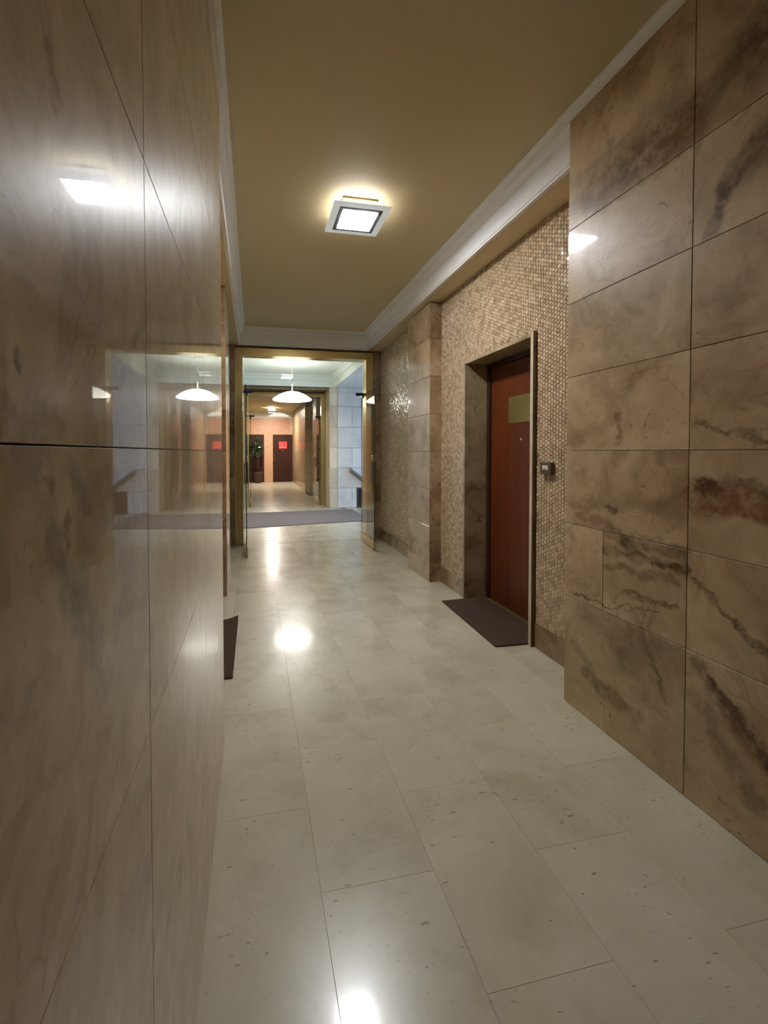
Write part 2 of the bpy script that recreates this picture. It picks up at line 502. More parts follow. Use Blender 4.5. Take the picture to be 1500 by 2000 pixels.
ROWS = [0.0, .191, .569, .947, 1.325, 1.703, 2.081, 2.459, 2.837]
ZC = 3.07           # ceiling
ZS = 2.82           # soffit under the side beams
XL, XR = -.139, 1.61            # pier faces
XFL, XFR = -.18, 1.65           # beam (frieze) faces
YP = 1.985                      # end of the near piers
YE = 6.22                       # brass portal

def mosaic(name, mat, x, nx, y0, y1, z0, z1, parent, holes=(), pitch=.0262, seed=1):
    """real mosaic of small stone tesserae, columns staggered by half a tile; normal along x"""
    r = np.random.default_rng(seed)
    V, Fc = [], []
    ny = int(round((y1 - y0) / pitch)); py = (y1 - y0) / ny
    nz = int(round((z1 - z0) / pitch)); pz = (z1 - z0) / nz
    g = .0016
    base = 0
    for i in range(ny):
        sh = .5 * pz if i % 2 else 0.0
        for j in range(nz + 1):
            a0, a1 = y0 + i * py, y0 + (i + 1) * py
            b0, b1 = max(z0, z0 + j * pz - sh), min(z1, z0 + (j + 1) * pz - sh)
            if b1 - b0 < .004: continue
            cy, cz = (a0 + a1) / 2, (b0 + b1) / 2
            if any(h[0] < cy < h[1] and h[2] < cz < h[3] for h in holes): continue
            a0 += g / 2; a1 -= g / 2; b0 += g / 2; b1 -= g / 2
            d = r.normal(0, .0007); ty = r.normal(0, .0005); tz = r.normal(0, .0005)
            c = .0022
            top = [(a0 + c, b0 + c, d - ty - tz), (a1 - c, b0 + c, d + ty - tz), (a1 - c, b1 - c, d + ty + tz), (a0 + c, b1 - c, d - ty + tz)]
            bot = [(a0, b0), (a1, b0), (a1, b1), (a0, b1)]
            V += [(x + nx * (q[2] - .0002), q[0], q[1]) for q in top] + [(x - nx * .004, q[0], q[1]) for q in bot]
            b = base
            fs = [(b, b + 1, b + 2, b + 3)] + [(b + 4 + k, b + 4 + (k + 1) % 4, b + (k + 1) % 4, b + k) for k in range(4)]
            if nx < 0: fs = [q[::-1] for q in fs]
            Fc += fs
            base += 8
    o = mesh_obj(name, V, Fc, mat, parent)
    o['kind'] = 'stuff'
    return o

UY, UZ, UX = Vector((0, 1, 0)), Vector((0, 0, 1)), Vector((1, 0, 0))

# ================================================================== SETTING
# ---------------- floor
g = Geo()
g.box(-.70, 2.30, -4.1, 19.2, -.20, -.012)
g.box(2.10, 5.3, 6.45, 9.95, -.20, 0.0)
floor = g.make('floor', ['floor_grout', 'floor_marble'], origin=(0, 0, 0))
for p in floor.data.polygons[6:]: p.material_index = 1
floor['kind'] = 'structure'; floor['seed'] = 2.2
xe = [-.53, -.17, .19, .55, .91, 1.27, 1.63, 1.99]
L = .632
for i in range(7):
    off = 1.245 if i in (2, 4, 6) else 1.56
    k0 = int(math.floor((-4.1 - off) / L))
    y = off + k0 * L
    while y < 19.15:
        a, b = max(y, -4.1), min(y + L, 19.15)
        segs = [(a, b)]
        if b > YE + .04 and a < YE + .30:           # the threshold slabs interrupt the pattern
            segs = [s for s in ((a, min(b, YE + .04)), (max(a, YE + .30), b)) if s[1] - s[0] > .02]
        for s in segs:
            slab('floor_tile', 'floor_marble', (xe[i], s[0], 0), UX, UY, xe[i + 1] - xe[i], s[1] - s[0], floor, th=.012, ch=.0005, gap=.00025)
        y += L
for (a, b) in ((-.53, .75), (.75, 1.99)):
    slab('threshold_slab', 'floor_marble', (a, YE + .04, .002), UX, UY, b - a, .26, floor, th=.014, ch=.001, gap=.0006)

# ---------------- left wall: polished pier beside the camera, recessed bay, pilaster, far bay
g = Geo()
g.box(-.70, XL - .018, -4.1, YP - .018, 0, ZC)
g.box(-.70, -.40, YP - .018, 4.05, 0, ZC)
g.box(-.70, -.265, 4.05, 4.62, 0, ZC)
g.box(-.70, -.40, 4.62, YE + .25, 0, ZC)
wl = g.make('wall_left', 'grout', origin=(0, 0, 0)); wl['kind'] = 'structure'
Zs = ROWS + [ZC]
def rows(top=ZC, pier=False):
    r = [z for z in ROWS if z < top - .02 and not (pier and (abs(z - .191) < .01 or z > 2.8))] + [top]
    return list(zip(r[:-1], r[1:]))
ycols = [-4.1, -3.94, -3.29, -2.64, -1.99, -1.34, -.689, -.039, .611, 1.287, YP]
for a, b in zip(ycols[:-1], ycols[1:]):
    for z0, z1 in rows(pier=True):
        slab('marble_slab', 'marble_left', (XL, a, z0), UY, UZ, b - a, z1 - z0, wl, ch=.0008, gap=.0006)
for z0, z1 in rows():       # end face of the pier
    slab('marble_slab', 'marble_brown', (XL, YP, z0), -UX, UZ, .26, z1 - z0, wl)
for z0, z1 in rows(ZS):
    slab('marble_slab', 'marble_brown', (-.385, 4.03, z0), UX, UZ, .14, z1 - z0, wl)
    slab('marble_slab', 'marble_left', (-.245, 4.03, z0), UY, UZ, .60, z1 - z0, wl)
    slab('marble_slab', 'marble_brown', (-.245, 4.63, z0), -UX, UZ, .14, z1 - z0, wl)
mosaic('mosaic_tiles', 'mosaic', -.385, 1, YP + .002, 4.03, .17, ZS, wl, holes=((2.56, 3.52, -1, 2.1),), seed=3)
mosaic('mosaic_tiles', 'mosaic_dim', -.385, 1, 4.632, YE, .17, ZS, wl, seed=4)
for (a, b) in ((YP, 2.55), (3.53, 4.03), (4.63, 5.4), (5.4, YE)):
    slab('plinth_slab', 'marble_brown', (-.383, a, 0), UY, UZ, b - a, .17, wl)

# ---------------- right wall
g = Geo()
g.box(XR + .018, 2.3, -4.1, YP - .018, 0, ZC)
g.box(1.868, 2.3, YP - .018, 2.585, 0, ZC)
g.box(1.868, 2.3, 3.575, 4.08, 0, ZC)
g.box(1.868, 2.3, 2.585, 3.575, 2.125, ZC)
g.box(2.12, 2.3, 2.585, 3.575, 0, 2.125)
g.box(1.75, 2.3, 4.08, 4.65, 0, ZC)
g.box(1.885, 2.3, 4.65, YE + .25, 0, ZC)
wr = g.make('wall_right', 'grout', origin=(0, 0, 0)); wr['kind'] = 'structure'
ycr = [-4.1, -3.90, -3.25, -2.60, -1.95, -1.30, -.614, .036, .686, 1.336, YP]
for a, b in zip(ycr[:-1], ycr[1:]):
    for z0, z1 in rows(pier=True):
        if abs(a - 1.336) < .01 and abs(z0 - .569) < .01:      # this course is cut into a narrow and a wide piece
            slab('marble_slab', 'marble_right', (XR, YP, z0), -UY, UZ, YP - 1.735, z1 - z0, wr, gap=.0012)
            slab('marble_slab', 'marble_right', (XR, 1.735, z0), -UY, UZ, 1.735 - a, z1 - z0, wr, gap=.0012)
            continue
        slab('marble_slab', 'marble_right', (XR, b, z0), -UY, UZ, b - a, z1 - z0, wr, gap=.0012)
for z0, z1 in rows():
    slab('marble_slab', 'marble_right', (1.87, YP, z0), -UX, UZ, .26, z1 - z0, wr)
DY0, DY1, DZ = 2.60, 3.545, 2.10       # door recess
mosaic('mosaic_tiles', 'mosaic', 1.855, -1, YP + .002, 4.06, .165, ZS, wr, holes=((DY0 - .028, DY1 + .026, -1, DZ + .004),), seed=1)
mosaic('mosaic_tiles', 'mosaic_dim', 1.872, -1, 4.672, YE, .165, ZS, wr, seed=2)
for (a, b) in ((YP, DY0 - .03), (DY1 + .03, 4.06)):
    slab('plinth_slab', 'marble_brown', (1.853, b, 0), -UY, UZ, b - a, .165, wr)
for (a, b) in ((4.67, 5.15), (5.15, 5.7), (5.7, YE)):
    slab('plinth_slab', 'marble_olive', (1.868, b, 0), -UY, UZ, b - a, .165, wr)
for z0, z1 in rows(ZS):                # pilaster: return towards the viewer, front, far return
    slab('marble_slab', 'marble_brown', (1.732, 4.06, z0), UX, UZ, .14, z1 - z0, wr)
    slab('marble_slab', 'marble_right', (1.732, 4.67, z0), -UY, UZ, .61, z1 - z0, wr)
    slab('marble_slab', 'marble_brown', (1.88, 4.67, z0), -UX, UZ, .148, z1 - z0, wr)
# stone lining of the door recess
g = Geo()
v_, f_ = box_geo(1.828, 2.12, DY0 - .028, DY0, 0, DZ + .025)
g.add(v_, [f for k, f in enumerate(f_) if k != 2], 0).add(v_, [f_[2]], 1)      # brown stone on the outer side, its shade painted in darker
g.make('door_jamb', ['marble_cream', 'marble_brown_shade'], wr)['seed'] = 1.1
Geo().box(1.845, 2.12, DY1, DY1 + .028, 0, DZ + .0).make('door_jamb', 'marble_olive', wr)['seed'] = 2.3
Geo().box(1.852, 2.12, DY0, DY1 + .028, DZ, DZ + .025).make('door_lintel', 'marble_olive', wr)['seed'] = 3.7

# ---------------- wall around the brass portal
g = Geo()
g.box(-.40, -.262, YE + .012, YE + .24, 0, ZS)
g.box(1.755, 1.90, YE + .012, YE + .24, 0, ZS)
g.box(-.60, 2.2, YE + .012, YE + .24, ZS - .015, ZC)
wf = g.make('wall_portal', 'grout', origin=(0, YE, 0)); wf['kind'] = 'structure'
for z0, z1 in rows(ZS):
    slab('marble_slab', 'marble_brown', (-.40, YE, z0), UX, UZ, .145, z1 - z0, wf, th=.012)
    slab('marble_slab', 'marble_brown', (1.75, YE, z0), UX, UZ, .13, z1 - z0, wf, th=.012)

# ---------------- ceiling, beams and cornice
g = Geo()
g.box(-.70, 2.3, -4.1, YE + .25, ZC, ZC + .2)
ceil = g.make('ceiling', 'ceiling', origin=(0, 0, ZC)); ceil['kind'] = 'structure'
g = Geo()
g.box(-.41, XFL - .002, YP - .01, YE + .02, ZS, ZC)
g.box(XFR + .002, 1.89, YP - .01, YE + .02, ZS, ZC)
sof = g.make('ceiling_beams', 'soffit', origin=(0, 0, ZS)); sof['kind'] = 'structure'

PROF = [(.066, 0.0), (.066, -.006), (.060, -.008), (.052, -.022), (.048, -.036), (.047, -.050), (.039, -.052), (.039, -.058), (.032, -.075),
        (.026, -.090), (.020, -.094), (.0, -.098), (.0, -.225), (-.012, -.225), (-.012, -.239), (.006, -.239), (.006, -.252), (-.02, -.252)]
def cornice(name, path, mat='white', prof=PROF, zc=ZC):
    """path: list of (x, y) on the frieze line, room on its right-hand side; mitred at corners"""
    n = len(path); V, Fc = [], []
    pts = [Vector((*p, 0)) for p in path]
    for i, p in enumerate(pts):
        d0 = (p - pts[i - 1]).normalized() if i else (pts[1] - p).normalized()
        d1 = (pts[i + 1] - p).normalized() if i < n - 1 else d0
        n0 = Vector((d0.y, -d0.x, 0)); n1 = Vector((d1.y, -d1.x, 0))
        mv = (n0 + n1).normalized(); mv = mv / mv.dot(n0)
        for (d, z) in prof:
            q = p + mv * d
            V.append((q.x, q.y, zc + z))
    k = len(prof)
    for i in range(n - 1):
        for j in range(k - 1):
            Fc.append((i * k + j, (i + 1) * k + j, (i + 1) * k + j + 1, i * k + j + 1))
    o = mesh_obj(name, V, Fc, mat)
    o['kind'] = 'structure'
    return o
cornice('trim_1', [(XFL, -4.1), (XFL, 6.19), (XFR, 6.19), (XFR, -4.1)])

g = Geo(); g.box(-.70, 2.3, -4.3, -4.1, 0, ZC)
o = g.make('wall_back', 'marble_brown'); o['kind'] = 'structure'; o['seed'] = .4

# ---------------- lobby beyond the portal
YL0, YL1 = YE + .24, 9.88
g = Geo()
g.box(-.60, -.28, YL0, 10.0, 0, ZC)
wll = g.make('wall_lobby_left', 'travertine', origin=(-.28, YL0, 0)); wll['kind'] = 'structure'; wll['seed'] = .7
g = Geo()
g.box(2.2, 5.3, YL0 - .2, YL0, 0, ZC)
wln = g.make('wall_lobby_near', 'travertine', origin=(2.2, YL0, 0)); wln['kind'] = 'structure'; wln['seed'] = .9
g = Geo(); g.box(-.6, 5.4, YL0, 10.1, ZC, ZC + .2)
cl = g.make('ceiling_lobby', 'white_green', origin=(0, YL0, ZC)); cl['kind'] = 'structure'
g = Geo()
g.box(1.86, 5.4, YL0, 10.0, ZS, ZC)
sl = g.make('ceiling_lobby_soffit', 'soffit_pale', origin=(1.86, YL0, ZS)); sl['kind'] = 'structure'
cornice('trim_2', [(-.28, YL0), (-.28, 9.83), (1.84, 9.83), (1.84, YL0)], 'white_green',
        prof=[(.09, 0), (.09, -.03), (.05, -.06), (.05, -.10), (.01, -.12), (0, -.13), (0, -.252), (-.03, -.252)])
# stone wall at the right of the second portal, coursed blocks
g = Geo(); g.box(1.80, 5.3, YL1 + .02, 10.1, 0, ZS)
wst = g.make('wall_stone', 'grout', origin=(1.92, YL1, 0)); wst['kind'] = 'structure'
zr = [.004, .474, .944, 1.414, 1.90, 2.385, 2.82]
for r_, (z0, z1) in enumerate(zip(zr[:-1], zr[1:])):
    xs = [1.92, 2.275] if r_ in (0, 2, 4) else [1.92]
    x = 2.275 + (.72 if r_ in (0, 2, 4) else .38)
    while x < 5.2:
        xs.append(x); x += .72
    xs.append(5.28)
    if r_ == 0:
        xs = [1.92, 2.275, 2.385] + [q for q in xs if q > 2.9]
    for a, b in zip(xs[:-1], xs[1:]):
        if r_ == 0 and abs(a - 2.385) < .01: continue      # the dark low opening
        s = slab('stone_block', 'travertine', (a, YL1, z0), UX, UZ, b - a, z1 - z0, wst, th=.02, ch=.004, gap=.003)
g = Geo()
a, b = 2.385, 2.995
g.box(a, b, YL1 + .012, YL1 + .018, .01, .47)
op = g.make('access_panel', 'black', wst)
g = Geo()
for q in ((a, a + .03, .01, .47), (b - .03, b, .01, .47), (a + .03, b - .03, .44, .47), (a + .03, b - .03, .01, .04)):
    g.bbox(q[0], q[1], YL1 - .006, YL1 + .012, q[2], q[3], .003)
g.make('panel_frame', 'box_brown', op)
# cream pilaster and reveal of the second portal
YQ = 10.5
g = Geo(); g.box(1.745, 1.915, YL1 + .02, 10.0, 0, ZS); g.box(1.745, 2.0, 10.0, YQ + .25, 0, ZS); g.box(-.6, -.22, 10.0, YQ + .25, 0, ZS); g.box(-.6, 2.0, 10.02, YQ + .25, 2.79, ZC)
wq = g.make('wall_second_portal', 'grout', origin=(1.75, YL1, 0)); wq['kind'] = 'structure'
for z0, z1 in zip(zr[:-1], zr[1:]):
    slab('marble_slab', 'marble_cream', (1.74, YL1 - .01, z0), UX, UZ, .175, z1 - z0, wq, th=.028, gap=.001)
    slab('marble_slab', 'marble_cream', (1.735, YQ, z0), -UY, UZ, YQ - YL1 + .01, z1 - z0, wq, th=.009, gap=.001)
    slab('marble_slab', 'marble_cream', (-.21, YL1, z0), UY, UZ, YQ - YL1, z1 - z0, wq, th=.009, gap=.001)
for a, b in ((-.21, .77), (.77, 1.735)):
    slab('marble_slab', 'marble_olive', (a, YL1 + .12, 2.77), UX, UZ, b - a, .05, wq, th=.015, gap=.001)

# entrance door with daylight on the right of the lobby
g = Geo()
g.box(5.30, 5.45, YL0 - .2, 6.65, 0, ZC); g.box(5.30, 5.45, 9.55, 10.1, 0, ZC); g.box(5.30, 5.45, 6.65, 9.55, 2.65, ZC)
we = g.make('wall_entrance', 'travertine', origin=(5.3, 8.1, 0)); we['kind'] = 'structure'; we['seed'] = .3
we2 = empty('window_1', (5.36, 8.1, 0), kind='structure')
g = Geo()
for y in (6.65, 7.60, 8.56, 9.51):
    g.box(5.34, 5.38, y, y + .04, 0, 2.65)
g.box(5.34, 5.38, 6.69, 9.51, 2.61, 2.65); g.box(5.34, 5.38, 6.69, 9.51, 0, .04)
g.make('window_frame', 'brass', we2)
for y in (6.69, 7.64, 8.60):
    Geo().box(5.357, 5.363, y, y + .91, .04, 2.61).make('pane', 'glass', we2)
g = Geo(); g.box(5.45, 14, 0, 16, -.2, -.05)
o = g.make('ground_outside', 'pavement'); o['kind'] = 'structure'

# ---------------- second corridor
YZ = 19.1
g = Geo(); g.box(-.7, 2.3, YQ + .25, YZ + .2, ZC, ZC + .2)
o = g.make('ceiling_second', 'ceiling', origin=(0, YQ, ZC)); o['kind'] = 'structure'
g = Geo()
g.box(-.7, -.36, YQ + .25, 14.3, 0, ZC)
g.box(-.7, -.22, 14.3, YZ, 0, ZC)
o = g.make('wall_second_left', 'mosaic_dim', origin=(-.3, YQ, 0)); o['kind'] = 'structure'
g = Geo()
g.box(1.905, 2.3, YQ + .25, 14.32, 0, ZC); g.box(1.70, 2.3, 14.32, YZ, 0, ZC); g.box(1.77, 2.3, 12.2, 12.85, 0, ZC)
ws = g.make('wall_second_right', 'grout', origin=(1.9, YQ, 0)); ws['kind'] = 'structure'
for z0, z1 in rows(ZS):
    slab('marble_slab', 'marble_cream', (1.68, 14.3, z0), UX, UZ, .22, z1 - z0, ws)
    slab('marble_slab', 'marble_right', (1.75, 12.18, z0), UX, UZ, .15, z1 - z0, ws)
    slab('marble_slab', 'marble_right', (1.75, 12.87, z0), -UY, UZ, .69, z1 - z0, ws)
    for k in range(6):
        slab('marble_slab', 'marble_right', (1.68, 14.3 + (k + 1) * .8, z0), -UY, UZ, .8, z1 - z0, ws)
    for k in range(2):
        slab('marble_slab', 'mosaic_dim', (1.888, YQ + .25 + (k + 1) * .7, z0), -UY, UZ, .7, z1 - z0, ws)
        slab('marble_slab', 'mosaic_dim', (1.888, 12.87 + (k + 1) * .7, z0), -UY, UZ, .7, z1 - z0, ws)
g = Geo(); g.box(-.7, 2.3, YZ, YZ + .2, 0, ZC)
o = g.make('wall_far', 'mosaic_pink', origin=(.8, YZ, 0)); o['kind'] = 'structure'
g = Geo(); g.box(-.22, 1.68, YZ - .06, YZ, 2.86, ZC); g.box(-.22, 1.68, YZ - .035, YZ, 2.80, 2.86)
o = g.make('trim_3', 'white'); o['kind'] = 'structure'
Geo().box(1.595, 1.68, YZ - .02, YZ, 0, 2.8).make('trim_4', 'marble_cream')['kind'] = 'structure'

# ================================================================== DOORS
# ---- wooden door in the right-hand recess
d1 = empty('door_1', (2.07, 3.07, 0), 'reddish brown wooden door with brass plate in the mosaic wall', 'door', kind='structure')
g = Geo()
g.bbox(2.055, 2.12, DY0, DY0 + .045, 0, DZ, .004); g.bbox(2.055, 2.12, DY1 - .05, DY1, 0, DZ, .004); g.bbox(2.055, 2.12, DY0 + .045, DY1 - .05, DZ - .045, DZ, .004)
g.make('door_frame', 'frame_wood', d1)
lf = Geo().bbox(2.072, 2.115, DY0 + .048, DY1 - .053, .012, DZ - .048, .003).make('door_leaf', 'door_wood', d1)
pt = Geo().bbox(2.066, 2.0725, 2.93, 3.222, 1.552, 1.768, .002).make('brass_plate', 'brass_dull', d1); pt['label'] = 'blank brass name plate'
g = Geo()
for y in (2.955, 3.197):
    for z in (1.577, 1.743):
        g.lathe([(.0001, 0), (.009, 0), (.008, .003), (.0001, .005)], (0, 0, 0), 12)
        k = 4 * 12
        g.v[-k:] = [(2.0665 - p[2], y + p[0], z + p[1]) for p in g.v[-k:]]
g.make('plate_screw', 'steel', pt)['kind'] = 'stuff'
g = Geo().lathe([(.0001, .004), (.006, .004), (.011, .007), (.013, .0), (.013, -.002)], (0, 0, 0), 16)
g.v = [(2.072 - p[2], 3.05 + p[0], 1.42 + p[1]) for p in g.v]
g.make('peephole', 'steel', d1)
g = Geo()
g.bbox(2.062, 2.073, 2.70, 2.745, .93, 1.13, .003)
g.tube([(2.07, 2.722, 1.05), (2.03, 2.722, 1.05), (2.026, 2.735, 1.05), (2.026, 2.83, 1.05)], .009)
g.make('door_handle', 'brass', d1)
Geo().box(2.048, 2.110, DY0, DY1, -.012, .010).make('door_sill', 'brass_dull', d1)
slab('threshold_slab', 'floor_marble', (1.99, DY0, 0), UX, UY, .058, DY1 - DY0, floor, th=.012, ch=.0005, gap=.00025)

# ---- the door of the left-hand recess, opposite
d10 = empty('door_10', (-.39, 3.04, 0), 'reddish brown wooden door set in the left mosaic recess', 'door', kind='structure')
g = Geo()
g.bbox(-.40, -.366, 2.56, 2.61, 0, 2.10, .004); g.bbox(-.40, -.366, 3.47, 3.52, 0, 2.10, .004); g.bbox(-.40, -.366, 2.61, 3.47, 2.05, 2.10, .004)
g.make('door_frame', 'frame_wood', d10)
Geo().bbox(-.40, -.377, 2.61, 3.47, .012, 2.05, .003).make('door_leaf', 'door_wood', d10)
g = Geo(); g.bbox(-.378, -.370, 3.36, 3.405, .93, 1.13, .003); g.tube([(-.375, 3.38, 1.05), (-.335, 3.38, 1.05), (-.331, 3.368, 1.05), (-.331, 3.27, 1.05)], .009)
g.make('door_handle', 'brass', d10)

# ---- brass portals with clear over-panel and two open glass leaves each
def portal(name, y, xo0, xo1, zo, w, depth, label, zt=2.19):
    d = empty(name, ((xo0 + xo1) / 2, y, 0), label, 'door frame', kind='structure')
    xi0, xi1, zi = xo0 + w, xo1 - w, zo - w
    for s, (a, b) in ((0, (xo0, xi0)), (1, (xi1, xo1))):
        Geo().bbox(a, b, y, y + depth, 0, zo, .004).make('frame_post', 'brass', d)
    Geo().bbox(xi0, xi1, y, y + depth, zi, zo, .004).make('frame_head', 'brass', d)
    yg = y + .12
    g = Geo()
    v, f = box_geo(xi0 + .001, xi1 - .001, yg, yg + .010, zt, zi - .001)
    g.add(v, [f[2], f[3]], 0); g.add(v, [f[0], f[1], f[4], f[5]], 1)
    g.make('over_panel', ['glass', 'glass_edge'], d)
    for a, b in ((xi0 + .002, xi0 + .135), (xi1 - .135, xi1 - .002)):
        Geo().bbox(a, b, yg - .012, yg + .022, zt - .022, zt + .022, .004).make('patch_fitting', 'dark_metal', d)
    return d, xi0, xi1, yg
p1, xi0, xi1, yg = portal('door_2', YE, -.252, 1.75, 2.793, .104, .20, 'tall brass portal frame with clear glass over-panel at corridor end')

def leaf(name, hinge, direction, width, label, zt=2.165, rail=.125, side=1):
    """glass leaf standing open: runs from its hinge along +/-y; brass rail at the bottom"""
    hx, hy = hinge
    y0, y1 = sorted((hy, hy + direction * width))
    d = empty(name, (hx, hy, 0), label, 'glass door', kind='structure')
    g = Geo()
    v, f = box_geo(hx - .005, hx + .005, y0, y1, rail - .01, zt)
    g.add(v, [f[4], f[5]], 0); g.add(v, [f[0], f[1], f[2], f[3]], 1)
    g.make('glass_pane', ['glass', 'glass_edge'], d)
    Geo().bbox(hx - .017, hx + .017, y0, y1, .012, rail, .004).make('bottom_rail', 'brass', d)
    ye = hy + direction * width
    g = Geo()
    yk = ye - direction * .075
    for q in (-1, 1):
        a, b = sorted((hx + q * .018, hx + q * .026))
        g.bbox(a, b, yk - .055, yk + .055, .92, 1.19, .003)
        for z in (.96, 1.15):
            g.tube([(hx + q * .004, yk, z), (hx + q * .02, yk, z)], .010, 10)
    g.make('push_plate', 'bronze', d)
    Geo().bbox(hx - .016, hx + .016, yk - .045, yk + .045, 1.205, 1.275, .004).make('lock', 'brass', d)
    g = Geo()
    g.bbox(hx - .018, hx + .018, hy - direction * .005, hy + direction * .12, zt - .04, zt + .002, .003) if direction > 0 else g.bbox(hx - .018, hx + .018, hy - .12, hy + .005, zt - .04, zt + .002, .003)
    g.make('hinge_clamp', 'dark_metal', d)
    return d
leaf('door_3', (1.602, yg - .02), -1, .80, 'clear glass door leaf open beside the right mosaic wall').rotation_euler.z = -.032
leaf('door_4', (-.094, yg - .02), -1, .88, 'clear glass door leaf seen edge-on beside the left brass post')
p2, xj0, xj1, yh = portal('door_5', YQ, -.205, 1.728, 2.765, .09, .16, 'second brass portal frame beyond the dark lobby mat')
leaf('door_6', (1.60, yh + .02), 1, .80, 'far glass door leaf opened away into the second corridor on the right')
leaf('door_7', (-.075, yh + .02), 1, .80, 'far glass door leaf opened away beside the left mosaic wall')

# ---- two dark doors in the pink wall at the very end
def far_door(name, x0, x1, label):
    d = empty(name, ((x0 + x1) / 2, YZ, 0), label, 'door', kind='structure')
    g = Geo()
    g.bbox(x0, x0 + .05, YZ - .03, YZ + .0, 0, 2.09, .004); g.bbox(x1 - .05, x1, YZ - .03, YZ, 0, 2.09, .004); g.bbox(x0 + .05, x1 - .05, YZ - .03, YZ, 2.04, 2.09, .004)
    g.make('door_frame', 'frame_wood', d)
    Geo().bbox(x0 + .05, x1 - .05, YZ - .022, YZ - .001, .01, 2.04, .003).make('door_leaf', 'door_dark', d)
    return d
d8 = far_door('door_8', .825, 1.725, 'dark brown door with red plaque in the pink far wall')
d9 = far_door('door_9', -.46, .445, 'dark brown door behind the leafy plant at the far wall')
sg = Geo().bbox(1.09, 1.44, YZ - .032, YZ - .022, 1.475, 1.785, .003).make('red_plaque', 'red_sign', d8)
g = Geo()                                       # pale letter C in a ring and a band of small lettering
def arc(cx, cz, r0, r1, a0, a1, n=22):
    v, f = [], []
    for k in range(n + 1):
        t_ = math.radians(a0 + (a1 - a0) * k / n)
        for r in (r0, r1):
            for y in (YZ - .0335, YZ - .0318):
                v.append((cx + r * math.cos(t_), y, cz + r * math.sin(t_)))
    for k in range(n):
        b = k * 4
        f += [(b, b + 4, b + 6, b + 2), (b + 1, b + 3, b + 7, b + 5), (b, b + 1, b + 5, b + 4), (b + 2, b + 6, b + 7, b + 3)]
    g.add(v, f)
arc(1.265, 1.655, .045, .068, 50, 310)
for q in ((1.125, 1.14, 1.57, 1.745), (1.39, 1.405, 1.57, 1.745)):
    g.box(q[0], q[1], YZ - .0335, YZ - .0318, q[2], q[3])
for k in range(9):
    g.box(1.115 + k * .034, 1.138 + k * .034, YZ - .0335, YZ - .0318, 1.50, 1.545)
g.make('plaque_print', 'pale_pink', sg)
g = Geo().lathe([(.0001, 0), (.022, 0), (.020, .008), (.0001, .01)], (0, 0, 0), 14)
g.v = [(1.262 + p[0], YZ - .022 - p[2], 1.37 + p[1]) for p in g.v]
g.make('peephole', 'steel', d8)
for z in (1.19, 1.06, .94):
    g = Geo().lathe([(.0001, 0), (.026, 0), (.022, .012), (.012, .016), (.012, .04), (.024, .05), (.018, .065), (.0001, .068)], (0, 0, 0), 14)
    g.v = [(.90 + p[0], YZ - .022 - p[2], z + p[1]) for p in g.v]
    g.make('door_knob' if z == 1.06 else 'lock_cylinder', 'steel', d8)

# ================================================================== LAMPS
def square_lamp(name, x, y, label, group, diff='lamp_diffuser'):
    t_ = empty(name, (x, y, ZC), label, 'lamp', group)
    zp = 2.98
    g = Geo(); g.box(x - .120, x + .120, y - .120, y + .120, zp + .012, zp + .048); g.box(x - .122, x + .122, y - .122, y + .122, zp + .048, ZC - .012, mi=1)
    g.make('glass_housing', ['lamp_side', 'lamp_top'], t_)
    g = Geo(); g.bbox(x - .126, x + .126, y - .126, y + .126, ZC - .012, ZC, .002)
    g.make('back_plate', 'brass_dull', t_)
    g = Geo()      # wide frosted plate with an opening
    a, b = .20, .150
    for q in ((-a, a, -a, -b), (-a, a, b, a), (-a, -b, -b, b), (b, a, -b, b)):
        g.bbox(x + q[0], x + q[1], y + q[2], y + q[3], zp, zp + .010, .0025)
    g.make('glass_plate', 'lamp_plate', t_)
    g = Geo()
    a, b = .150, .122
    for q in ((-a, a, -a, -b), (-a, a, b, a), (-a, -b, -b, b), (b, a, -b, b)):
        g.bbox(x + q[0], x + q[1], y + q[2], y + q[3], zp - .004, zp + .012, .001)
    g.make('ring_frame', 'lampframe', t_)
    g = Geo(); g.box(x - .121, x + .121, y - .121, y + .121, zp - .006, zp + .011)
    g.make('diffuser', diff, t_)
    return t_
square_lamp('ceiling_lamp', .735, 3.04, 'square glass ceiling lamp with grey ring, lit above the pale floor', None)
square_lamp('ceiling_lamp', .72, 17.2, 'small bright square ceiling lamp in the second corridor before the pink wall', None, 'lamp_diffuser_warm')

px_, py_ = .735, 8.35
pd = empty('pendant_lamp', (px_, py_, ZC), 'white glowing dome pendant lamp hanging in the lobby', 'lamp')
Geo().lathe([(.0001, -.045), (.075, -.045), (.095, -.03), (.10, -.012), (.10, 0)], (px_, py_, ZC), 32).make('canopy', 'white', pd, smooth=True)
Geo().tube([(px_, py_, 2.49), (px_, py_, ZC - .03)], .007, 10).make('rod', 'steel', pd, smooth=True)
R = .372
prof = [(max(.0001, R * q), .036 + .15 * (1 - q * q)) for q in (0, .1, .2, .3, .4, .5, .6, .7, .8, .88, .94, .98, 1.0)] + [(R, .026), (R * .97, .016)]
Geo().lathe(prof, (px_, py_, 2.305), 56).make('glass_dome', 'dome', pd, smooth=True)
Geo().lathe([(R * .965, .020), (R * .8, .010), (R * .4, .003), (.0001, .0)], (px_, py_, 2.305), 56).make('diffuser', 'dome_under', pd, smooth=True)

